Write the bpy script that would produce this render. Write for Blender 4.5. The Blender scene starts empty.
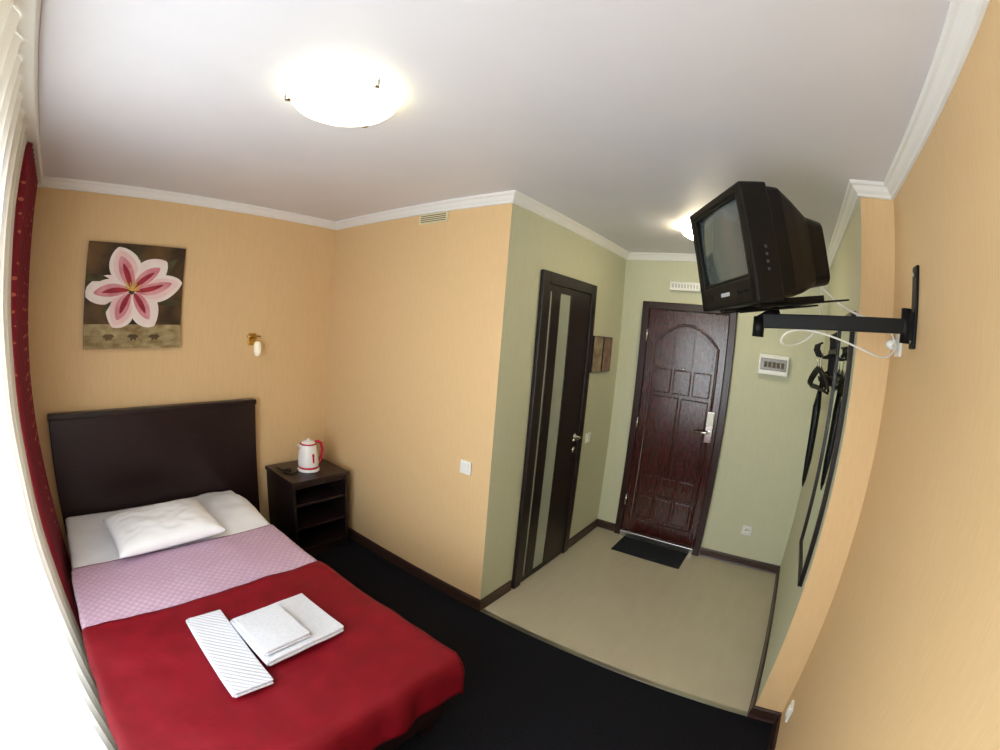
import bpy, bmesh, math, random
import numpy as np
from mathutils import Vector, Matrix, noise
random.seed(3)
scn=bpy.context.scene
try:
    scn.view_settings.view_transform='Standard'
    scn.view_settings.look='None'
except Exception: pass

# ---------------------------------------------------------------- materials
def lin(c):
    o=[]
    for v in c:
        v/=255.0
        o.append(v/12.92 if v<=.04045 else ((v+.055)/1.055)**2.4)
    return (*o,1)
def mat(name,col,rough=.5,metal=0,spec=.5,col2=None,nscale=20,stretch=(1,1,1),bump=0,bscale=None,detail=4,emit=None,estr=0,coat=0,sheen=0,trans=0,bstretch=None,alpha=1):
    m=bpy.data.materials.new(name);m.use_nodes=True;nt=m.node_tree
    b=nt.nodes['Principled BSDF']
    b.inputs['Base Color'].default_value=lin(col);b.inputs['Roughness'].default_value=rough;b.inputs['Metallic'].default_value=metal
    b.inputs['Specular IOR Level'].default_value=spec
    if coat: b.inputs['Coat Weight'].default_value=coat;b.inputs['Coat Roughness'].default_value=.15
    if sheen: b.inputs['Sheen Weight'].default_value=sheen
    if trans: b.inputs['Transmission Weight'].default_value=trans
    if emit: b.inputs['Emission Color'].default_value=lin(emit);b.inputs['Emission Strength'].default_value=estr
    if alpha<1: b.inputs['Alpha'].default_value=alpha
    tc=nt.nodes.new('ShaderNodeTexCoord')
    def nz(scale,st):
        mp=nt.nodes.new('ShaderNodeMapping');mp.inputs['Scale'].default_value=st
        nt.links.new(tc.outputs['Object'],mp.inputs['Vector'])
        n=nt.nodes.new('ShaderNodeTexNoise');n.inputs['Scale'].default_value=scale;n.inputs['Detail'].default_value=detail
        nt.links.new(mp.outputs[0],n.inputs['Vector']);return n
    if col2:
        n=nz(nscale,stretch);r=nt.nodes.new('ShaderNodeValToRGB')
        r.color_ramp.elements[0].position=.3;r.color_ramp.elements[1].position=.7
        r.color_ramp.elements[0].color=lin(col);r.color_ramp.elements[1].color=lin(col2)
        nt.links.new(n.outputs['Fac'],r.inputs[0]);nt.links.new(r.outputs[0],b.inputs['Base Color'])
    if bump:
        n=nz(bscale or nscale,bstretch or stretch);bp=nt.nodes.new('ShaderNodeBump');bp.inputs['Strength'].default_value=bump;bp.inputs['Distance'].default_value=.005
        nt.links.new(n.outputs['Fac'],bp.inputs['Height']);nt.links.new(bp.outputs[0],b.inputs['Normal'])
    return m
M={}
M['beige']=mat('wallpaper_beige',(224,189,140),.6,0,.3,(229,195,147),22,(6,6,.5),.06,60,3,bstretch=(4,4,.4))
M['green']=mat('wallpaper_green',(203,203,174),.6,0,.3,(208,208,180),22,(6,6,.5),.06,60,3,bstretch=(4,4,.4))
M['ceil']=mat('ceiling_paint',(226,225,230),.45,0,.4,(230,229,234),3)
M['white']=mat('white_plastic',(238,238,232),.35)
M['cornice']=mat('cornice_white',(242,241,238),.5)
M['ivory']=mat('ivory_plastic',(226,214,176),.45)
M['slot']=mat('slot_dark',(92,84,66),.8)
M['base']=mat('baseboard_brown',(52,34,28),.35,0,.5,(66,44,36),10,(1,1,6))
M['wenge']=mat('wenge_wood',(26,18,17),.35,0,.4,(36,25,23),14,(1,1,8),.05)
M['wengeh']=mat('wenge_wood_horizontal',(32,19,20),.32,0,.4,(42,26,27),10,(1,6,9),.05)
M['mahog']=mat('mahogany_door',(56,18,14),.24,0,.5,(68,25,19),12,(1,6,1),.03,coat=.5)
M['mframe']=mat('mahogany_frame',(40,18,15),.3,0,.5,(50,23,19),12,(1,6,1))
M['glass']=mat('frosted_glass',(160,166,150),.25,0,.5,(168,174,158),5)
M['carpet']=mat('carpet_black',(12,12,15),.95,0,.1,(34,34,40),160,(1,1,1),.8,240,3)
M['lino']=mat('linoleum',(186,176,152),.3,0,.5,(193,183,160),4,(1,3,1),.02,60)
M['metal']=mat('brushed_metal',(185,183,176),.3,1)
M['chrome']=mat('chrome',(215,215,212),.15,1)
M['brass']=mat('brass',(196,158,82),.25,1)
M['black']=mat('black_plastic',(9,9,10),.42,0,.25,(13,13,14),40)
M['blackm']=mat('black_metal',(8,8,9),.5,0,.25)
M['screen']=mat('crt_glass',(76,83,81),.08,0,.6,(82,89,87),2,coat=.6)
M['sheet']=mat('white_sheet',(240,240,245),.85,0,.2,(247,247,250),4,(1,1,1),.25,30,5)
M['pillow']=mat('pillow_cotton',(242,242,247),.85,0,.2,(248,248,251),4,(1,1,1),.2,26,5)
M['red']=mat('red_blanket',(116,6,22),.6,0,.25,(130,10,28),12,(1,1,1),.4,18,6)
M['towel']=mat('towel_terry',(214,215,223),.95,0,.1,(224,225,232),90,(1,1,1),.6,260,3)
M['mat']=mat('doormat_fibre',(34,35,38),.95,0,.1,(56,57,60),120,(1,1,1),.8,200)
M['kred']=mat('kettle_red',(196,22,60),.25,coat=.4)
M['kwhite']=mat('kettle_white',(246,243,242),.25,coat=.4)
M['sconce']=mat('sconce_glass',(245,238,215),.3,emit=(255,240,205),estr=.25)
M['mirror']=mat('mirror_glass',(214,220,208),.03,1)
M['winpvc']=mat('window_pvc',(240,242,244),.35)
M['dark']=mat('dark_void',(8,8,8),.8)
M['lid']=mat('breaker_lid',(128,118,108),.2)
M['lampglass']=mat('lamp_glass',(255,250,225),.4,emit=(255,249,210),estr=5)
M['lamphall']=mat('hall_lamp_glass',(255,246,215),.4,emit=(255,240,205),estr=26)

def quilt(name,c1,c2,scale):
    m=mat(name,c1,.55,0,.35);nt=m.node_tree;b=nt.nodes['Principled BSDF']
    tc=nt.nodes.new('ShaderNodeTexCoord');mp=nt.nodes.new('ShaderNodeMapping');mp.inputs['Rotation'].default_value=(0,0,math.radians(45))
    nt.links.new(tc.outputs['Object'],mp.inputs[0])
    v=nt.nodes.new('ShaderNodeTexVoronoi');v.inputs['Scale'].default_value=scale;v.inputs['Randomness'].default_value=.12
    nt.links.new(mp.outputs[0],v.inputs['Vector'])
    r=nt.nodes.new('ShaderNodeValToRGB');r.color_ramp.elements[0].color=lin(c2);r.color_ramp.elements[1].color=lin(c1);r.color_ramp.elements[0].position=.25;r.color_ramp.elements[1].position=.6
    nt.links.new(v.outputs['Distance'],r.inputs[0]);nt.links.new(r.outputs[0],b.inputs['Base Color'])
    bp=nt.nodes.new('ShaderNodeBump');bp.inputs['Strength'].default_value=.5;bp.inputs['Distance'].default_value=.007;bp.invert=True
    nt.links.new(v.outputs['Distance'],bp.inputs['Height']);nt.links.new(bp.outputs[0],b.inputs['Normal'])
    return m
M['pink']=quilt('pink_quilt',(198,164,188),(214,187,206),34)
def ribbed(name,c,scale):
    m=mat(name,c,.9,0,.15);nt=m.node_tree;b=nt.nodes['Principled BSDF']
    tc=nt.nodes.new('ShaderNodeTexCoord');w=nt.nodes.new('ShaderNodeTexWave');w.inputs['Scale'].default_value=scale;w.bands_direction='DIAGONAL'
    w.inputs['Distortion'].default_value=.5
    nt.links.new(tc.outputs['Object'],w.inputs['Vector'])
    bp=nt.nodes.new('ShaderNodeBump');bp.inputs['Strength'].default_value=.45;bp.inputs['Distance'].default_value=.004
    nt.links.new(w.outputs['Fac'],bp.inputs['Height']);nt.links.new(bp.outputs[0],b.inputs['Normal'])
    return m
M['waffle']=ribbed('waffle_towel',(214,215,224),26)
def dotted(name,c,cd):
    m=mat(name,c,.7,0,.2,sheen=.2);nt=m.node_tree;b=nt.nodes['Principled BSDF']
    tc=nt.nodes.new('ShaderNodeTexCoord');mp=nt.nodes.new('ShaderNodeMapping');mp.inputs['Scale'].default_value=(0,1,1)
    nt.links.new(tc.outputs['Object'],mp.inputs[0])
    v=nt.nodes.new('ShaderNodeTexVoronoi');v.inputs['Scale'].default_value=15;v.inputs['Randomness'].default_value=.15
    nt.links.new(mp.outputs[0],v.inputs['Vector'])
    r=nt.nodes.new('ShaderNodeValToRGB');r.color_ramp.interpolation='CONSTANT'
    r.color_ramp.elements[0].color=lin(cd);r.color_ramp.elements[1].color=lin(c);r.color_ramp.elements[1].position=.12
    nt.links.new(v.outputs['Distance'],r.inputs[0]);nt.links.new(r.outputs[0],b.inputs['Base Color'])
    return m
M['drape']=dotted('red_drape',(118,12,30),(176,96,70))
def sheer():
    m=bpy.data.materials.new('sheer_voile');m.use_nodes=True;nt=m.node_tree;nt.nodes.clear()
    o=nt.nodes.new('ShaderNodeOutputMaterial');mx=nt.nodes.new('ShaderNodeMixShader');tr=nt.nodes.new('ShaderNodeBsdfTransparent')
    mx2=nt.nodes.new('ShaderNodeMixShader');tl=nt.nodes.new('ShaderNodeBsdfTranslucent');df=nt.nodes.new('ShaderNodeBsdfDiffuse')
    tl.inputs[0].default_value=lin((228,228,222));df.inputs[0].default_value=lin((228,224,210))
    mx2.inputs[0].default_value=.5;nt.links.new(tl.outputs[0],mx2.inputs[1]);nt.links.new(df.outputs[0],mx2.inputs[2])
    tc=nt.nodes.new('ShaderNodeTexCoord');w=nt.nodes.new('ShaderNodeTexNoise');w.inputs['Scale'].default_value=8
    nt.links.new(tc.outputs['Object'],w.inputs['Vector'])
    mr=nt.nodes.new('ShaderNodeMapRange');mr.inputs['To Min'].default_value=.80;mr.inputs['To Max'].default_value=.90
    nt.links.new(w.outputs['Fac'],mr.inputs[0]);nt.links.new(mr.outputs[0],mx.inputs[0])
    nt.links.new(tr.outputs[0],mx.inputs[1]);nt.links.new(mx2.outputs[0],mx.inputs[2]);nt.links.new(mx.outputs[0],o.inputs[0])
    return m
M['sheer']=sheer()
M['canvas']=mat('canvas_dark',(30,20,12),.6,0,.3,(112,82,46),4.5,(1,1,1),.2,60,7)
M['pband']=mat('canvas_band',(178,160,118),.6,0,.3,(126,102,62),14,(1,1,2),.3,60)
M['pet1']=mat('petal_white',(246,236,228),.6,0,.3,(240,218,212),9)
M['pet1b']=mat('petal_blush',(234,194,192),.6,0,.3,(242,214,208),10)
M['pet2']=mat('petal_pink',(206,122,132),.6,0,.3,(230,170,172),12)
M['pet3']=mat('petal_red',(136,24,42),.6,0,.3,(172,50,62),14)
M['pet4']=mat('pistil_yellow',(226,182,84),.6)
M['leaf']=mat('leaf_olive',(96,92,52),.6,0,.3,(60,52,30),8)
M['leafb']=mat('leaf_brown',(104,86,58),.6,0,.3,(70,54,36),8)

# ---------------------------------------------------------------- mesh builder
class B:
    def __init__(s,name): s.name=name;s.bm=bmesh.new();s.mats=[]
    def mi(s,k):
        if k not in s.mats: s.mats.append(k)
        return s.mats.index(k)
    def merge(s,t,k,Mx=None,smooth=False):
        i=s.mi(k)
        if Mx is not None: t.transform(Mx)
        for f in t.faces: f.material_index=i;f.smooth=smooth
        me=bpy.data.meshes.new('tmp');t.to_mesh(me);s.bm.from_mesh(me);bpy.data.meshes.remove(me);t.free()
    def box(s,lo,hi,k,bev=0,Mx=None,seg=2):
        t=bmesh.new();bmesh.ops.create_cube(t,size=1)
        lo=Vector(lo);hi=Vector(hi);c=(lo+hi)/2;d=hi-lo
        for v in t.verts: v.co=Vector((v.co.x*d.x,v.co.y*d.y,v.co.z*d.z))+c
        if bev: bmesh.ops.bevel(t,geom=t.edges[:],offset=bev,segments=seg,affect='EDGES',profile=.5)
        s.merge(t,k,Mx)
        return s
    def tube(s,pts,r,k,seg=12,Mx=None,closed=False):
        pts=[Vector(p) for p in pts];n=len(pts);rs=r if isinstance(r,(list,tuple)) else [r]*n
        t=bmesh.new();rings=[]
        up=None
        for i,p in enumerate(pts):
            if closed: d=(pts[(i+1)%n]-pts[i-1]).normalized()
            else: d=(pts[min(i+1,n-1)]-pts[max(i-1,0)]).normalized()
            if up is None: up=Vector((0,0,1)) if abs(d.z)<.9 else Vector((1,0,0))
            a=d.cross(up).normalized();b=a.cross(d).normalized();up=b
            rings.append([t.verts.new(p+(a*math.cos(2*math.pi*j/seg)+b*math.sin(2*math.pi*j/seg))*rs[i]) for j in range(seg)])
        m=n if closed else n-1
        for i in range(m):
            A=rings[i];Bq=rings[(i+1)%n]
            for j in range(seg): t.faces.new((A[j],A[(j+1)%seg],Bq[(j+1)%seg],Bq[j]))
        if not closed: t.faces.new(rings[0][::-1]);t.faces.new(rings[-1])
        bmesh.ops.recalc_face_normals(t,faces=t.faces[:])
        s.merge(t,k,Mx,True);return s
    def lathe(s,prof,k,loc=(0,0,0),seg=40,Mx=None,smooth=True):
        t=bmesh.new();rings=[]
        for (r,z) in prof:
            if r<1e-5: rings.append([t.verts.new((0,0,z))])
            else: rings.append([t.verts.new((r*math.cos(2*math.pi*j/seg),r*math.sin(2*math.pi*j/seg),z)) for j in range(seg)])
        for A,Bq in zip(rings,rings[1:]):
            for j in range(seg):
                j2=(j+1)%seg
                if len(A)==1 and len(Bq)==1: continue
                if len(A)==1: t.faces.new((A[0],Bq[j2],Bq[j]))
                elif len(Bq)==1: t.faces.new((A[j],A[j2],Bq[0]))
                else: t.faces.new((A[j],A[j2],Bq[j2],Bq[j]))
        bmesh.ops.recalc_face_normals(t,faces=t.faces[:])
        X=Matrix.Translation(loc)
        if Mx is not None: X=X@Mx
        s.merge(t,k,X,smooth);return s
    def surf(s,fn,nu,nv,k,Mx=None,closed_u=False,smooth=True):
        t=bmesh.new();g=[[t.verts.new(fn(i/nu,j/nv)) for j in range(nv+1)] for i in range(nu+(0 if closed_u else 1))]
        N=len(g)
        for i in range(nu):
            for j in range(nv): t.faces.new((g[i][j],g[(i+1)%N][j],g[(i+1)%N][j+1],g[i][j+1]))
        s.merge(t,k,Mx,smooth);return s
    def prism(s,poly,lo,hi,k,axis='z',Mx=None,bev=0):
        t=bmesh.new()
        def P(a,b,c): return (a,b,c) if axis=='z' else ((a,c,b) if axis=='y' else (c,a,b))
        A=[t.verts.new(P(a,b,lo)) for a,b in poly];C=[t.verts.new(P(a,b,hi)) for a,b in poly];n=len(poly)
        t.faces.new(A);t.faces.new(C[::-1])
        for i in range(n): t.faces.new((A[i],A[(i+1)%n],C[(i+1)%n],C[i]))
        bmesh.ops.recalc_face_normals(t,faces=t.faces[:])
        if bev: bmesh.ops.bevel(t,geom=t.edges[:],offset=bev,segments=2,affect='EDGES')
        s.merge(t,k,Mx);return s
    def done(s,parent=None):
        me=bpy.data.meshes.new(s.name)
        s.bm.to_mesh(me);s.bm.free()
        for k in s.mats: me.materials.append(M[k])
        ob=bpy.data.objects.new(s.name,me);bpy.context.collection.objects.link(ob)
        if parent: ob.parent=parent
        return ob
def solidify(ob,t,off=-1):
    m=ob.modifiers.new('s','SOLIDIFY');m.thickness=t;m.offset=off

H=2.5;W=3.579;Y2=1.868;XE=1.755;YN=.147;XW=-2.42
# ---------------------------------------------------------------- room shell
B('floor').box((XW-.1,-.1,-.1),(0,W+.1,0),'carpet').box((0,0,-.1),(XE+.1,Y2+.1,0),'lino').done()
B('trim_1').box((-.016,YN,0),(.016,Y2,.004),'metal',.0015).done()
B('ceiling').box((XW-.1,-.1,H),(XE+.1,W+.1,H+.1),'ceil').done()
B('wall_back').box((XW-.1,W,0),(0.1,W+.1,H),'beige').done()
B('wall_partition').box((0,Y2+.0006,0),(.1,W,H),'beige').done()
B('wall_bathroom').box((.0006,Y2,0),(XE,Y2+.1,H),'green').done()
B('wall_entrance').box((XE,YN-.1,0),(XE+.1,Y2+.1,H),'green').done()
B('wall_hall').box((.0006,.0,0),(XE,YN,H),'green').done()
B('wall_jog').box((0,0,0),(.05,YN-.0006,H),'beige').done()
B('wall_right').box((XW-.1,-.1,0),(0,0,H),'beige').done()
wy0,wy1,wz0,wz1=.30,2.3,.55,2.15
b=B('wall_window')
b.box((XW-.1,0,0),(XW,W,wz0),'beige').box((XW-.1,0,wz1),(XW,W,H),'beige').box((XW-.1,0,wz0),(XW,wy0,wz1),'beige').box((XW-.1,wy1,wz0),(XW,W,wz1),'beige');b.done()
b=B('window_1')
fx0,fx1=XW-.08,XW-.02
for (a,c) in ((wy0,wy0+.07),(wy1-.07,wy1),((wy0+wy1)/2-.045,(wy0+wy1)/2+.045)): b.box((fx0,a,wz0),(fx1,c,wz1),'winpvc',.006)
for (a,c) in ((wz0,wz0+.07),(wz1-.07,wz1)): b.box((fx0,wy0,a),(fx1,wy1,c),'winpvc',.006)
b.box((fx1,(wy0+wy1)/2-.015,1.45),(fx1+.03,(wy0+wy1)/2+.015,1.6),'white',.004)
b.done()
B('window_sill').box((XW-.02,wy0-.05,wz0-.03),(XW+.1,wy1+.05,wz0),'winpvc',.008).done()

def sweep(name,path,prof,k,closed=False):
    n=len(path);t=bmesh.new();rings=[]
    P=[Vector(p) for p in path]
    for i in range(n):
        def nrm(a,c): d=(c-a).normalized();return Vector((-d.y,d.x))
        if closed or 0<i<n-1:
            n1=nrm(P[i-1],P[i]);n2=nrm(P[i],P[(i+1)%n]);m=(n1+n2)/(1+n1.dot(n2))
        elif i==0: m=nrm(P[0],P[1])
        else: m=nrm(P[-2],P[-1])
        rings.append([t.verts.new((P[i].x+m.x*d,P[i].y+m.y*d,z)) for d,z in prof])
    q=len(prof)
    for i in range(n if closed else n-1):
        A=rings[i];C=rings[(i+1)%n]
        for j in range(q): t.faces.new((A[j],A[(j+1)%q],C[(j+1)%q],C[j]))
    if not closed: t.faces.new(rings[0]);t.faces.new(rings[-1][::-1])
    bmesh.ops.recalc_face_normals(t,faces=t.faces[:])
    o=B(name);o.merge(t,k);return o.done()
room=[(XW,0),(0,0),(0,YN),(XE,YN),(XE,Y2),(0,Y2),(0,W),(XW,W)]
c0=H-.0005
sweep('trim_2',room,[(.0005,c0),(.0005,H-.058),(.012,H-.056),(.014,H-.046),(.026,H-.034),(.036,H-.018),(.046,H-.014),(.05,H-.006),(.05,c0)],'cornice',True)
bp=[(.0005,.0005),(.0005,.075),(.008,.075),(.013,.066),(.014,.012),(.018,.0005)]
sweep('baseboard_right',[(XW,0),(0,0),(0,YN),(XE,YN),(XE,.86)],bp,'base')
sweep('baseboard_entrance',[(XE,1.68),(XE,Y2),(1.14,Y2)],bp,'base')
sweep('baseboard_partition',[(.33,Y2),(0,Y2),(0,W),(XW,W)],bp,'base')

# ---------------------------------------------------------------- bathroom door (faces -y)
b=B('door_1')
y=Y2-.001
x0,x1,zt=.345,1.125,2.125
b.box((x0,y-.028,0),(x0+.075,y,zt),'wenge',.004).box((x1-.075,y-.028,0),(x1,y,zt),'wenge',.004).box((x0+.075,y-.028,zt-.075),(x1-.075,y,zt),'wenge',.004)
lx0,lx1=x0+.079,x1-.079;g=[(.455,.482),(.59,.735)]
cuts=[lx0,g[0][0],g[0][1],g[1][0],g[1][1],lx1]
for a,c in ((cuts[0],cuts[1]),(cuts[2],cuts[3]),(cuts[4],cuts[5])): b.box((a,y-.018,.01),(c,y,zt-.08),'wenge',.002)
for a,c in g:
    b.box((a,y-.012,.05),(c,y,zt-.12),'glass');b.box((a,y-.018,.01),(c,y,.05),'wenge');b.box((a,y-.018,zt-.12),(c,y,zt-.08),'wenge')
b.lathe([(0,0),(.026,0),(.026,.008),(.012,.012),(.01,.05),(0,.05)],'chrome',(.99,y-.018,1.0),24,Matrix.Rotation(math.radians(90),4,'X'))
b.tube([(.99,y-.062,1.0),(.96,y-.066,1.0),(.90,y-.064,.998),(.875,y-.06,.996)],.009,'chrome')
b.lathe([(0,0),(.022,0),(.022,.008),(0,.01)],'chrome',(.99,y-.018,.90),24,Matrix.Rotation(math.radians(90),4,'X'))
b.done()

# ---------------------------------------------------------------- entrance door (faces -x)
b=B('door_2')
x=XE-.001;ya,yb=.865,1.67;zt=2.085
b.box((x-.045,ya,0),(x,ya+.06,zt),'mframe',.006).box((x-.045,yb-.06,0),(x,yb,zt),'mframe',.006).box((x-.045,ya+.06,zt-.06),(x,yb-.06,zt),'mframe',.006)
b.box((x-.05,ya+.06,0),(x,yb-.06,.055),'metal',.004)
la,lb=ya+.063,yb-.063
b.box((x-.025,la,.06),(x,lb,zt-.064),'mahog',.003)
xf=x-.025
pa,pb=la+.065,lb-.065;zs,zb=1.74,.19;yc=(pa+pb)/2;wd=pb-pa
def arch(i,n,ins=0,rise=.17):
    t=i/n;yy=pa+ins+(wd-2*ins)*t
    s=(yy-yc)/(wd/2);return yy,zs-ins*.2+rise*(1-s*s)
pl=[(xf-.004,pa,zb)]+[(xf-.004,*arch(i,16)) for i in range(17)]+[(xf-.004,pb,zb)]
b.tube(pl,.012,'mahog',8,closed=True)
gap=.022;i0=pa+.032;wc=(wd-.064-gap*2)/3
def pad(ya_,yb_,za_,zb_,top=None):
    if top is None:
        b.box((xf-.014,ya_,za_),(xf,yb_,zb_),'mahog',.009);return
    poly=[(ya_,za_),(yb_,za_)]+[(yb_-(yb_-ya_)*i/8,top(yb_-(yb_-ya_)*i/8)) for i in range(9)]
    b.prism(poly,xf-.014,xf,'mahog','x',bev=.006)
topf=lambda yy:zs-.038+.17*(1-((yy-yc)/(wd/2))**2)
for c in range(3):
    a=i0+c*(wc+gap);e=a+wc
    pad(a,e,1.56,1.7,topf);pad(a,e,1.34,1.54)
    pad(a,e,.45,.62);pad(a,e,.225,.43)
for c in range(2):
    w2=(wd-.064-gap)/2;a=i0+c*(w2+gap);pad(a,a+w2,.65,1.31)
ly=.985
b.box((xf-.020,ly-.032,.99),(xf,ly+.032,1.245),'chrome',.006)
b.box((xf-.034,ly-.028,1.13),(xf-.018,ly+.028,1.235),'white',.006)
b.tube([(xf-.018,ly,1.075),(xf-.058,ly,1.075),(xf-.063,ly+.02,1.075),(xf-.060,ly+.11,1.072)],.0105,'chrome')
b.lathe([(0,0),(.012,0),(.012,.006),(0,.008)],'chrome',(xf,yc,1.55),16,Matrix.Rotation(math.radians(-90),4,'Y'))
for z in (.35,1.05,1.8): b.tube([(xf-.012,lb+.004,z-.05),(xf-.012,lb+.004,z+.05)],.009,'chrome')
b.done()

b=B('doormat');b.box((1.385,.955,.0005),(1.70,1.56,.009),'mat',.003)
for i in range(14): b.box((1.40+i*.0212,.97,.009),(1.408+i*.0212,1.545,.0125),'mat')
b.done()
# ---------------------------------------------------------------- small wall fittings
def switch_x(name,y,z,s=.082):
    b=B(name);b.box((-.011,y-s/2,z-s/2),(-.0005,y+s/2,z+s/2),'white',.003);b.box((-.016,y-s*.3,z-s*.34),(-.010,y+s*.3,z+s*.34),'white',.002);return b.done()
switch_x('light_switch',2.045,.925)
b=B('light_switch');b.box((1.235,Y2-.012,.90),(1.315,Y2-.0005,.98),'white',.003);b.box((1.25,Y2-.017,.912),(1.30,Y2-.011,.968),'white',.002);b.done()
b=B('power_socket');X=XE
b.box((X-.012,.465,.28),(X-.0005,.55,.365),'white',.003)
b.lathe([(.03,0),(.028,.006),(.02,.006),(.018,.001),(0,.001)],'white',(X-.012,.5075,.3225),24,Matrix.Rotation(math.radians(-90),4,'Y'))
for d in (-.009,.009): b.box((X-.0145,.5075+d-.003,.3195),(X-.0128,.5075+d+.003,.3255),'dark')
b.done()
b=B('air_vent');b.box((-.012,2.335,2.375),(-.0005,2.585,2.440),'ivory',.003)
for i in range(4): b.box((-.0135,2.35,2.386+i*.0125),(-.0118,2.57,2.391+i*.0125),'slot')
b.done()
b=B('breaker_box');X=XE
b.box((X-.05,.415,1.60),(X-.0005,.655,1.755),'white',.006);b.box((X-.056,.43,1.635),(X-.049,.64,1.725),'lid',.003)
for i in range(5): b.box((X-.058,.45+i*.034,1.655),(X-.055,.475+i*.034,1.70),'slot',.001)
b.done()
b=B('emergency_light');b.box((X-.045,1.185,2.19),(X-.0005,1.445,2.265),'white',.006)
for i in range(9): b.box((X-.0475,1.20+i*.026,2.212),(X-.0445,1.217+i*.026,2.243),'metal')
b.done()
M['pic1']=mat('print_left',(176,160,128),.6,0,.3,(120,96,84),14)
M['pic2']=mat('print_right',(112,82,78),.6,0,.3,(160,132,110),16)
b=B('wall_picture');b.box((1.17,Y2-.02,1.47),(1.345,Y2-.0005,1.75),'wenge',.002);b.box((1.175,Y2-.022,1.475),(1.34,Y2-.0195,1.745),'pic1');b.done()
b=B('wall_picture');b.box((1.365,Y2-.02,1.47),(1.54,Y2-.0005,1.75),'wenge',.002);b.box((1.37,Y2-.022,1.475),(1.535,Y2-.0195,1.745),'pic2');b.done()

# ---------------------------------------------------------------- flower painting (faces -y)
b=B('flower_painting')
px0,px1,pz0,pz1=-1.865,-1.21,1.505,2.145;S=px1-px0;Hh=pz1-pz0
yp=W-.034
b.box((px0,yp,pz0),(px1,W-.001,pz1),'canvas',.003)
b.box((px0,yp-.0008,pz0),(px1,yp,pz0+Hh*.23),'pband')
def lay(k): return yp-.0012-.0005*k
def petal(ang,L,wd,curve,k,level,r0=.03,cx=.47,cz=.55):
    a=math.radians(ang);ux,uz=math.cos(a),math.sin(a);vx,vz=-uz,ux
    def fn(i,j):
        t=i;s=(j-.5)*2;w=wd*(math.sin(math.pi*min(1,t**.85*.98+.015))**.68)*(.8+.42*t)
        d=r0+L*t;off=curve*t*t
        X_=min(.995,max(.005,cx+ux*d+vx*(w*s+off)));Z_=min(.995,max(.005,cz+uz*d+vz*(w*s+off)))
        return (px0+S*X_,lay(level)-.002*(1-s*s),pz0+Hh*Z_)
    b.surf(fn,18,6,k)
for a,L,w in ((28,.52,.06),(158,.5,.05),(205,.34,.05),(75,.42,.04),(-20,.5,.045)): petal(a,L,w,.08,'leaf',0)
for n,(a,L,w,c) in enumerate([(176,.45,.14,.06),(-124,.36,.155,.04),(-48,.38,.15,-.04),(108,.41,.16,.03),(48,.42,.14,-.05),(2,.49,.13,.08)]):
    l=1+n*.9
    petal(a,L,w,c,'pet1',l)
    petal(a,L*.92,w*.74,c*.97,'pet1b' if n%2 else 'pet1',l+6)
    petal(a,L*.78,w*.44,c*.92,'pet2',l+12)
    petal(a,L*.60,w*.18,c*.75,'pet3',l+18)
for i in range(7):
    a=(i*24+10)*math.pi/180;r_=.08+.03*(i%2)
    b.tube([(px0+S*.47,yp-.016,pz0+Hh*.55),(px0+S*(.47+r_*math.cos(a)),yp-.017,pz0+Hh*(.55+r_*math.sin(a)))],[.003,.0055],'pet4',6)
for cx in (.25,.5,.72):
    for a in (200,250,300,340): petal(a,.06,.015,0,'leafb',1,0,cx,.13)
b.done()
b=B('wall_sconce');sx,sz=-.665,1.545
b.box((sx-.03,W-.014,sz-.03),(sx+.03,W-.0005,sz+.055),'brass',.005)
b.tube([(sx,W-.012,sz+.02),(sx,W-.05,sz+.03),(sx+.012,W-.075,sz+.02),(sx+.016,W-.08,sz)],.007,'brass')
b.lathe([(.012,.0),(.022,-.008),(.028,-.03),(.026,-.07),(.018,-.10),(0,-.105)],'sconce',(sx+.016,W-.08,sz+.002),24)
b.tube([(sx-.05,W-.03,sz+.035),(sx+.06,W-.03,sz+.035)],.005,'brass')
b.done()

# ---------------------------------------------------------------- bed
BX0,BX1,BY0,BY1=-2.09,-.895,1.335,3.50
bed=bpy.data.objects.new('bed',None);bpy.context.collection.objects.link(bed)
b=B('frame')
b.box((-2.115,3.505,.02),(-.655,3.555,1.13),'wengeh',.006)
b.box((-2.12,3.495,1.10),(-.65,3.56,1.135),'wengeh',.006)
b.box((BX0+.02,BY0+.02,.14),(BX1-.0,BY0+.05,.34),'wengeh',.004)
b.box((BX1-.03,BY0+.05,.14),(BX1,BY1,.34),'wengeh',.004)
b.box((BX0+.02,BY0+.05,.14),(BX0+.05,BY1,.34),'wengeh',.004)
b.box((BX0+.05,BY0+.05,.26),(BX1-.03,BY1,.30),'wengeh')
for lx in (BX0+.05,BX1-.09):
    for ly_ in (BY0+.06,BY1-.12): b.box((lx,ly_,.0),(lx+.06,ly_+.06,.16),'wengeh',.004)
b.done(bed)
B('mattress').box((BX0+.012,BY0+.012,.301),(BX1-.012,BY1,.492),'sheet',.04,seg=5).done(bed)

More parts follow.
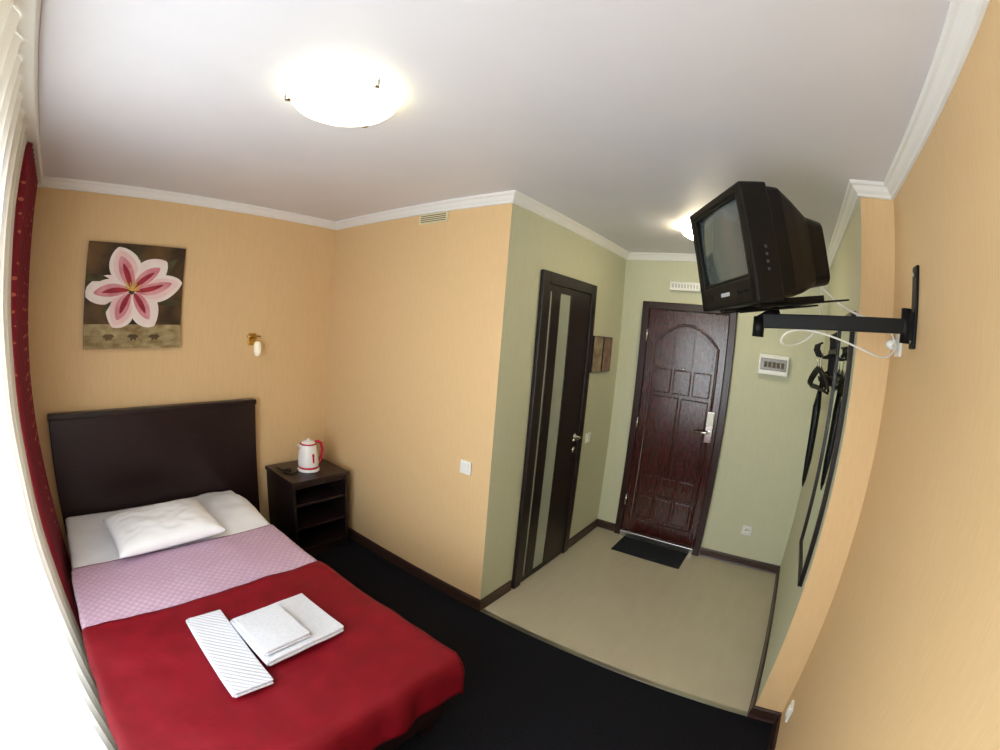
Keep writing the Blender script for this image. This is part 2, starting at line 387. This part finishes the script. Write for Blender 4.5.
def nz(x,y,s,seed=0): return noise.noise(Vector((x*s,y*s,seed)))
def drape_sheet(name,x0,x1,y0,y1,over_r,over_f,over_l,z,k,amp,seed,step=.018,thick=.006,fold=.012,parent=None,puff=None):
    a0,a1=x0-over_l,x1+over_r;b0=y0-over_f;b1=y1
    nu=int((a1-a0)/step);nv=int((b1-b0)/step)
    def fn(i,j):
        a=a0+(a1-a0)*i;c=b0+(b1-b0)*j
        dxr=max(0,a-x1);dxl=max(0,x0-a);dy=max(0,y0-c)
        X=min(max(a,x0),x1);Y=max(c,y0)
        dx=dxr-dxl;d=math.hypot(dx,dy)
        zz=z+amp*(nz(X,Y,3.2,seed)+.5*nz(X,Y,8,seed+3))
        if puff: zz+=puff(X,Y)
        if d>0:
            ux,uy=dx/d,-dy/d;R=.03
            out=R*(1-math.exp(-d/R*1.2))
            sidep=(Y if abs(dx)>dy else X)
            out+=fold*(math.sin(sidep*21+seed)+.6*math.sin(sidep*37+2))*min(1,d/.12)+.01*min(1,d/.1)
            X+=ux*out;Y+=uy*out;zz-=max(0,d-.018*(1-math.exp(-d/.03)))
        return (X,Y,zz)
    o=B(name);o.surf(fn,nu,nv,k);ob=o.done(parent);solidify(ob,thick,-1);return ob
pf=lambda x,y:.045*math.exp(-((x+1.03)/.14)**4-((y-3.14)/.22)**4)*(1+.25*nz(x,y,9,2))+.009*max(0,math.sin(x*16+y*9))*min(1,max(0,(y-2.82)/.1))*(1 if x>-1.15 else .1)
drape_sheet('sheet',BX0+.01,BX1-.005,2.81,3.47,.13,0,.02,.503,'sheet',.008,5,fold=.006,parent=bed,puff=pf)
drape_sheet('pink_bedspread',BX0+.005,BX1+.0,2.262,2.80,.10,0,.03,.512,'pink',.007,9,fold=.006,thick=.008)
drape_sheet('red_blanket',BX0,BX1+.006,BY0,2.26,.13,.22,.03,.524,'red',.013,2,fold=.010,thick=.008)
def pillow(name,cx,cy,z,w,d,h,rot,k,seed,tilt=0):
    o=B(name);N=40
    def fn(side):
        def f(i,j):
            u=(i-.5)*2;v=(j-.5)*2
            e=(max(0,1-abs(u)**2.6)*max(0,1-abs(v)**2.6))**.42
            X=u*w/2;Y=v*d/2
            X*=1-.05*(1-v*v)*abs(u);Y*=1-.06*(1-u*u)*abs(v)
            Z=side*h/2*e
            if side>0: Z+=e*(.012*nz(u,v,2.2,seed)+.007*nz(u,v,5.5,seed+1))
            else: Z*=.55
            return (X,Y,Z)
        return f
    o.surf(fn(1),N,N,k);o.surf(fn(-1),N,N,k)
    bmesh.ops.remove_doubles(o.bm,verts=o.bm.verts[:],dist=.0005);bmesh.ops.recalc_face_normals(o.bm,faces=o.bm.faces[:])
    ob=o.done();ob.location=(cx,cy,z);ob.rotation_euler=(tilt,0,rot);return ob
pillow('pillow',-1.53,2.96,.572,.64,.46,.17,math.radians(4),'pillow',4,math.radians(2))

def towel(name,cx,cy,w,d,z,layers,lh,rot,k,seed):
    o=B(name);R=Matrix.Translation((cx,cy,0))@Matrix.Rotation(rot,4,'Z')
    for L in range(layers):
        o.box((-w/2+.003*(L%2),-d/2+.002*(L%3),z+L*lh),(w/2-.003*((L+1)%2),d/2,z+(L+1)*lh-.0008),k,lh*.42,R,3)
    o.tube([R@Vector((-w/2+.002,-d/2+.006,z+layers*lh*.5)),R@Vector((-w/2+.002,d/2-.006,z+layers*lh*.5))],layers*lh*.45,k,10)
    bmesh.ops.subdivide_edges(o.bm,edges=[e for e in o.bm.edges if e.calc_length()>.05],cuts=9,use_grid_fill=True)
    for v in o.bm.verts: v.co.z+=.004*nz(v.co.x,v.co.y,9,seed);
    return o.done()
towel('waffle_towel',-1.588,1.845,.155,.49,.536,2,.012,math.radians(-1),'waffle',3)
towel('bath_towel',-1.315,1.845,.355,.31,.536,2,.014,math.radians(2),'towel',4)
towel('hand_towel',-1.385,1.83,.20,.24,.568,2,.012,math.radians(2),'towel',6)

# ---------------------------------------------------------------- nightstand
b=B('nightstand');x0,x1,y0,y1,zt=-.570,-.105,3.10,3.53,.62
b.box((x0-.012,y0-.012,zt-.028),(x1+.012,y1,zt),'wengeh',.004)
b.box((x0,y0,.0),(x0+.022,y1,zt-.028),'wenge',.002).box((x1-.022,y0,.0),(x1,y1,zt-.028),'wenge',.002)
b.box((x0+.022,y1-.02,.05),(x1-.022,y1,zt-.028),'wenge')
for z in (.06,.24,.42): b.box((x0+.022,y0+.012,z),(x1-.022,y1-.02,z+.02),'wengeh',.002)
b.box((x0+.022,y0+.02,0),(x1-.022,y0+.04,.06),'wenge')
b.box((x0+.022,y0+.01,zt-.06),(x1-.022,y0+.028,zt-.028),'wengeh')
b.done()
b=B('electric_kettle');kx,ky,kz=-.335,3.28,.621
b.lathe([(0,0),(.082,0),(.085,.006),(.083,.018),(.074,.022),(0,.022)],'kwhite',(kx,ky,kz))
b.lathe([(.0,.023),(.078,.023),(.08,.03),(.078,.038),(.0,.038)],'kred',(kx,ky,kz))
b.lathe([(.077,.036),(.079,.06),(.075,.11),(.068,.16),(.062,.19),(.060,.200),(0,.200)],'kwhite',(kx,ky,kz))
b.lathe([(.061,.198),(.062,.204),(.058,.209),(.0,.209)],'kred',(kx,ky,kz))
b.lathe([(.055,.208),(.046,.220),(.02,.227),(.012,.228),(.010,.238),(0,.240)],'kwhite',(kx,ky,kz))
b.prism([(-.05,.150),(-.05,.202),(-.092,.202),(-.085,.19)],-.02,.02,'kwhite','y',Matrix.Translation((kx,ky,kz)),bev=.004)
b.tube([(kx+.05,ky,kz+.205),(kx+.085,ky-.004,kz+.21),(kx+.112,ky-.006,kz+.19),(kx+.118,ky-.006,kz+.14),(kx+.112,ky-.006,kz+.09),(kx+.098,ky-.004,kz+.05),(kx+.07,ky,kz+.04)],[.010,.012,.012,.011,.011,.010,.009],'kred',12)
b.box((kx-.008,ky-.079,kz+.07),(kx+.008,ky-.068,kz+.14),'kred',.004)
b.tube([(kx-.08,ky+.02,kz+.006),(kx-.12,ky-.02,kz+.006),(kx-.17,ky-.04,kz+.006),(kx-.2,ky+.02,kz+.006),(kx-.16,ky+.08,kz+.006),(kx-.12,ky+.05,kz+.012),(kx-.15,ky-.0,kz+.014),(kx-.19,ky+.05,kz+.014),(kx-.19,ky+.15,kz+.006)],.005,'blackm',8)
b.done()

# ---------------------------------------------------------------- ceiling lamps
def lamp(name,cx,cy,R,k,n):
    b=B(name)
    b.lathe([(0,-.001),(R*.72,-.001),(R*.74,-.012),(R*.7,-.018),(0,-.018)],'white',(cx,cy,H))
    b.lathe([(R*.98,-.018),(R,-.022),(R*.97,-.036),(R*.86,-.056),(R*.66,-.073),(R*.4,-.085),(R*.15,-.09),(0,-.091)],k,(cx,cy,H),48)
    for i in range(n):
        a=2*math.pi*i/n+.5;c,s_=math.cos(a),math.sin(a)
        b.tube([(cx+c*R*.9,cy+s_*R*.9,H-.012),(cx+c*R*1.03,cy+s_*R*1.03,H-.016),(cx+c*R*1.03,cy+s_*R*1.03,H-.036),(cx+c*R*.97,cy+s_*R*.97,H-.042)],.006,'chrome',8)
        b.lathe([(0,0),(.012,.0),(.012,.006),(0,.008)],'chrome',(cx+c*R*.98,cy+s_*R*.98,H-.048),12)
    return b.done()
lamp('ceiling_lamp',-1.24,1.68,.185,'lampglass',3)
lamp('ceiling_lamp',.84,1.0,.15,'lamphall',3)

# ---------------------------------------------------------------- TV on swing arm
a,t,rl=math.radians(125.1),math.radians(11.4),math.radians(2.8)
n=Vector((math.cos(a)*math.cos(t),math.sin(a)*math.cos(t),-math.sin(t)));w0=Vector((-math.sin(a),math.cos(a),0));v0=n.cross(w0)
Wv=w0*math.cos(rl)+v0*math.sin(rl);Vv=-w0*math.sin(rl)+v0*math.cos(rl);D=-n
c=Vector((-.476,.681,2.068))
T=Matrix(((Wv.x,D.x,Vv.x,c.x),(Wv.y,D.y,Vv.y,c.y),(Wv.z,D.z,Vv.z,c.z),(0,0,0,1)))
b=B('crt_television');w,h=.40,.36
so=.036;sb=.08;st=.03
b.box((-w/2,0,-h/2),(-w/2+so,.10,h/2),'black',.008,T).box((w/2-so,0,-h/2),(w/2,.10,h/2),'black',.008,T)
b.box((-w/2+.005,0,h/2-st),(w/2-.005,.10,h/2),'black',.008,T).box((-w/2+.005,0,-h/2),(w/2-.005,.10,-h/2+sb),'black',.008,T)
b.box((-w/2+.01,.03,-h/2+.01),(w/2-.01,.10,h/2-.01),'black',0,T)
sw,sh=w-2*so,h-st-sb;zc=(-h/2+sb+h/2-st)/2
b.surf(lambda i,j:((i-.5)*sw,.018-.012*(1-(2*i-1)**2)*1-.010*(1-(2*j-1)**2)+.008,zc+(j-.5)*sh),20,20,'screen',T)
for (p,q) in (((-sw/2-.002,.004,zc-sh/2),(-sw/2+.008,.03,zc+sh/2)),((sw/2-.008,.004,zc-sh/2),(sw/2+.002,.03,zc+sh/2)),((-sw/2,.004,zc+sh/2-.008),(sw/2,.03,zc+sh/2+.002)),((-sw/2,.004,zc-sh/2-.002),(sw/2,.03,zc-sh/2+.008))): b.box(p,q,'black',.003,T)
M['logo']=mat('badge_grey',(170,172,175),.4)
M['btn']=mat('button_grey',(70,72,76),.4)
b.box((-.03,-.0012,-h/2+.036),(.03,.001,-h/2+.048),'logo',0,T)
for i in range(4): b.lathe([(0,0),(.006,0),(.006,.003),(0,.004)],'blackm',(0,0,0),12,T@Matrix.Translation((.09+i*.02,0,-h/2+.04))@Matrix.Rotation(math.radians(90),4,'X'))
b.box((-.16,-.0015,-h/2+.03),(-.10,.001,-h/2+.055),'blackm',.001,T)
for i in range(4): b.box((w/2-.001,.05,-h/2+.09+i*.022),(w/2+.0015,.058,-h/2+.098+i*.022),'btn',0,T)
def loft(secs,k):
    tb=bmesh.new();rings=[]
    for (ww,hh,yy,zz,cr) in secs:
        ring=[]
        for sx_,sz_,a0 in ((1,1,0),(-1,1,90),(-1,-1,180),(1,-1,270)):
            for q in range(5):
                an=math.radians(a0+q*22.5)
                ring.append(tb.verts.new((sx_*(ww/2-cr)+cr*math.cos(an),yy,zz+sz_*(hh/2-cr)+cr*math.sin(an))))
        rings.append(ring)
    m=len(rings[0])
    for A,C in zip(rings,rings[1:]):
        for j in range(m): tb.faces.new((A[j],A[(j+1)%m],C[(j+1)%m],C[j]))
    tb.faces.new(rings[-1]);tb.faces.new(rings[0][::-1]);bmesh.ops.recalc_face_normals(tb,faces=tb.faces[:]);b.merge(tb,k,T)
loft([(.385,.345,.10,0,.02),(.38,.34,.15,0,.025),(.33,.30,.21,-.01,.03),(.26,.235,.285,-.022,.03),(.24,.215,.355,-.028,.03),(.21,.185,.368,-.028,.02)],'black')
for i in range(8): b.box((-.09,.215+i*.013,.112-i*.0065+.008),(.09,.220+i*.013,.122-i*.0065+.008),'blackm',0,T)
for sx_ in (-1,1): b.box((sx_*.12-.02,.04,-h/2-.008),(sx_*.12+.02,.3,-h/2+.01),'blackm',.002,T)
b.done()
b=B('tv_wall_mount')
b.box((-.40,.0005,1.835),(-.345,.012,2.10),'blackm',.003)
for z in (1.86,2.07): b.lathe([(0,0),(.009,0),(.009,.006),(0,.007)],'metal',(-.372,.012,z),12,Matrix.Rotation(math.radians(-90),4,'X'))
b.tube([(-.372,.035,1.85),(-.372,.035,1.96)],.018,'blackm',16)
b.box((-.388,.01,1.86),(-.356,.035,1.95),'blackm',.003)
p0=Vector((-.372,.04,1.903));p1=Vector((-.358,.53,1.868));d=(p1-p0);L=d.length;yv=d.normalized();xv=yv.cross(Vector((0,0,1))).normalized();zv=xv.cross(yv)
A=Matrix(((xv.x,yv.x,zv.x,p0.x),(xv.y,yv.y,zv.y,p0.y),(xv.z,yv.z,zv.z,p0.z),(0,0,0,1)))
b.box((-.014,0,-.024),(.014,L,.024),'blackm',.003,A)
b.tube([p1+Vector((0,.015,-.055)),p1+Vector((0,.015,.012))],.02,'blackm',16)
hb=-h/2-.0085
b.box((-.15,.10,hb-.006),(.15,.13,hb),'blackm',.002,T).box((-.15,.25,hb-.006),(.15,.28,hb),'blackm',.002,T)
b.box((-.03,.06,hb-.012),(.03,.36,hb-.006),'blackm',.002,T)
b.box((.13,.05,hb-.006),(.155,.40,hb),'blackm',.002,T).box((-.155,.05,hb-.006),(-.13,.40,hb),'blackm',.002,T)
e=T@Vector((0,.2,hb-.01));b.tube([p1+Vector((0,.015,.0)),e],.017,'blackm',12)
b.done()
def cable(name,pts,r=.0035,k='white'):
    cu=bpy.data.curves.new(name,'CURVE');cu.dimensions='3D';sp=cu.splines.new('NURBS');sp.points.add(len(pts)-1);sp.order_u=4;sp.use_endpoint_u=True
    for q,p in zip(sp.points,pts): q.co=(*p,1)
    cu.bevel_depth=r;cu.bevel_resolution=3;cu.materials.append(M[k]);ob=bpy.data.objects.new(name,cu);bpy.context.collection.objects.link(ob);return ob
rear=T@Vector((.02,.366,-.06))
cable('antenna_cable',[rear,rear+Vector((.03,-.03,-.02)),(-.2,.30,1.88),(-.25,.4,1.80),(-.33,.47,1.79),(-.36,.46,1.84),(-.34,.38,1.86),(-.30,.25,1.84),(-.28,.12,1.80),(-.22,.05,1.79),(-.18,.02,1.84)])
cable('tv_power_cable',[rear+Vector((.01,.02,.01)),rear+Vector((.05,-.02,-.06)),(-.22,.22,1.93),(-.30,.10,1.92),(-.32,.05,1.86),(-.25,.04,1.83),(-.17,.03,1.85)],.004)
b=B('power_socket')
b.box((-.212,.0005,1.81),(-.130,.012,1.892),'white',.003)
b.lathe([(0,0),(.02,0),(.019,.03),(.008,.045),(0,.045)],'white',(-.171,.012,1.85),20,Matrix.Rotation(math.radians(-90),4,'X'));b.done()
b=B('power_socket');b.box((-.21,.0005,.20),(-.13,.012,.28),'white',.003)
b.lathe([(.03,0),(.028,.006),(.02,.006),(.018,.001),(0,.001)],'white',(-.17,.012,.24),24,Matrix.Rotation(math.radians(-90),4,'X'));b.done()

# ---------------------------------------------------------------- hall mirror, coat rack
b=B('wall_mirror')
for lo,hi in (((.08,YN+.0005,.75),(.10,YN+.022,1.98)),((.60,YN+.0005,.75),(.62,YN+.022,1.98)),((.10,YN+.0005,.75),(.60,YN+.022,.77)),((.10,YN+.0005,1.96),(.60,YN+.022,1.98))): b.box(lo,hi,'wenge',.002)
b.box((.10,YN+.0005,.77),(.60,YN+.012,1.96),'mirror');b.done()
rack=bpy.data.objects.new('coat_rack',None);bpy.context.collection.objects.link(rack)
b=B('rack_frame');y=YN
b.box((.66,y+.0005,1.80),(1.2,y+.012,1.83),'blackm',.003);b.box((.66,y+.0005,1.66),(1.2,y+.012,1.68),'blackm',.003)
for i in range(6):
    x=.70+i*.092
    b.box((x-.006,y+.001,1.62),(x+.006,y+.010,1.90),'blackm',.002)
    b.tube([(x,y+.01,1.80),(x,y+.05,1.775),(x,y+.09,1.785),(x,y+.11,1.82),(x,y+.105,1.85),(x,y+.09,1.855)],.006,'blackm',8)
    b.tube([(x,y+.01,1.67),(x,y+.03,1.63),(x,y+.055,1.63),(x,y+.065,1.66)],.005,'blackm',8)
    b.tube([(x+.035*math.cos(q)*(1-q/9),y+.008,1.90+.03*math.sin(q)*(1-q/9)) for q in [k*.5 for k in range(14)]],.005,'blackm',6)
b.done(rack)
def hanger(x,yw,z,rot):
    o=B('coat_hanger');R=Matrix.Translation((x,yw,z))@Matrix.Rotation(rot,4,'Z')
    o.tube([R@Vector(p) for p in ((0,.0,-.06),(0,0,-.03),(.018,0,-.015),(.02,0,.005),(0,0,.02),(-.018,0,.008))],.0028,'chrome',8)
    o.tube([R@Vector(p) for p in ((0,0,-.06),(.08,0,-.085),(.17,0,-.13),(.21,0,-.165),(.2,0,-.175),(.1,0,-.172),(-.1,0,-.172),(-.2,0,-.175),(-.21,0,-.165),(-.17,0,-.13),(-.08,0,-.085))],.007,'blackm',8,closed=True)
    return o.done(rack)
for i in (0,1,2): hanger(.70+i*.092*2,y+.085,1.775,math.radians(10))
b=B('umbrella');ux,uy=.79,y+.07
b.tube([(ux,uy,1.60),(ux,uy+.004,1.50),(ux,uy,1.2),(ux,uy,1.07),(ux,uy,1.03)],[.012,.024,.02,.012,.004],'black',12)
b.tube([(ux,uy,1.60),(ux,uy,1.66),(ux-.0,uy-.01,1.69),(ux,uy-.03,1.70),(ux,uy-.045,1.68)],.008,'blackm',10);b.done(rack)

# ---------------------------------------------------------------- curtains
def xs(z): return -2.275+.125*(1-z/2.46)**1.2
b=B('sheer_curtain')
def fs(i,j):
    y=.06+2.62*i;z=.03+2.42*j
    return (xs(z)+.022*math.sin(y*46+.6*math.sin(y*7))*(.6+.4*(1-j))+.006*nz(y,z,3,1),y,z)
b.surf(fs,370,24,'sheer');b.done()
b=B('red_curtain')
def fr(i,j):
    y=2.74+.74*i;z=.03+2.42*j
    return (xs(z)+.008+.028*math.sin(i*math.pi*2*10)*(.8+.2*math.sin(j*9)),y+.012*math.sin(j*5+i*9),z)
b.surf(fr,180,40,'drape');ob=b.done();solidify(ob,.003,0)
b=B('curtain_rail');b.box((-2.33,.06,H-.045),(-2.22,W-.06,H-.0006),'white',.004);b.done()

# ---------------------------------------------------------------- light
wd_=bpy.data.worlds.new('World');scn.world=wd_;wd_.use_nodes=True;nt=wd_.node_tree
bg=nt.nodes['Background'];bg.inputs[0].default_value=lin((205,222,245));bg.inputs[1].default_value=1.5
L=bpy.data.lights.new('daylight','AREA');L.shape='RECTANGLE';L.size=2.0;L.size_y=1.6;L.energy=165;L.color=(.85,.925,1.0)
lo=bpy.data.objects.new('daylight',L);bpy.context.collection.objects.link(lo);lo.location=(XW-.35,(wy0+wy1)/2,(wz0+wz1)/2+.1)
lo.rotation_euler=(Matrix.Rotation(math.radians(-83),3,'Y')@Matrix.Rotation(math.radians(90),3,'Z')).to_euler()

# ---------------------------------------------------------------- camera (measured fisheye lens)
F=451.54;K=.0229
SW=36.0
th=np.linspace(0.001,1.5,300);rmm=F*(th+K*th**3)*SW/1000
A_=np.stack([rmm,rmm**2,rmm**3,rmm**4],1);k=[float(q) for q in np.linalg.lstsq(A_,th,rcond=None)[0]]
cam=bpy.data.cameras.new('camera');co=bpy.data.objects.new('camera',cam);bpy.context.collection.objects.link(co);scn.camera=co
cam.type='PANO';cam.sensor_width=SW;cam.clip_start=.01
if hasattr(cam,'panorama_type'):
    cam.panorama_type='FISHEYE_LENS_POLYNOMIAL';cam.fisheye_fov=math.radians(175)
    cam.fisheye_polynomial_k0=0.0;cam.fisheye_polynomial_k1=-k[0];cam.fisheye_polynomial_k2=-k[1];cam.fisheye_polynomial_k3=-k[2];cam.fisheye_polynomial_k4=-k[3]
else:
    cam.sensor_width=10.5*1000/458.5
ya,pi_,ro=[math.radians(v) for v in (35.726,-6.178,4.68)]
f=Vector((math.cos(pi_)*math.cos(ya),math.cos(pi_)*math.sin(ya),math.sin(pi_)));r=f.cross(Vector((0,0,1))).normalized();u=r.cross(f)
r2=r*math.cos(ro)+u*math.sin(ro);u2=-r*math.sin(ro)+u*math.cos(ro)
C=(-1.9757,.4359,1.7608)
co.matrix_world=Matrix(((r2.x,u2.x,-f.x,C[0]),(r2.y,u2.y,-f.y,C[1]),(r2.z,u2.z,-f.z,C[2]),(0,0,0,1)))
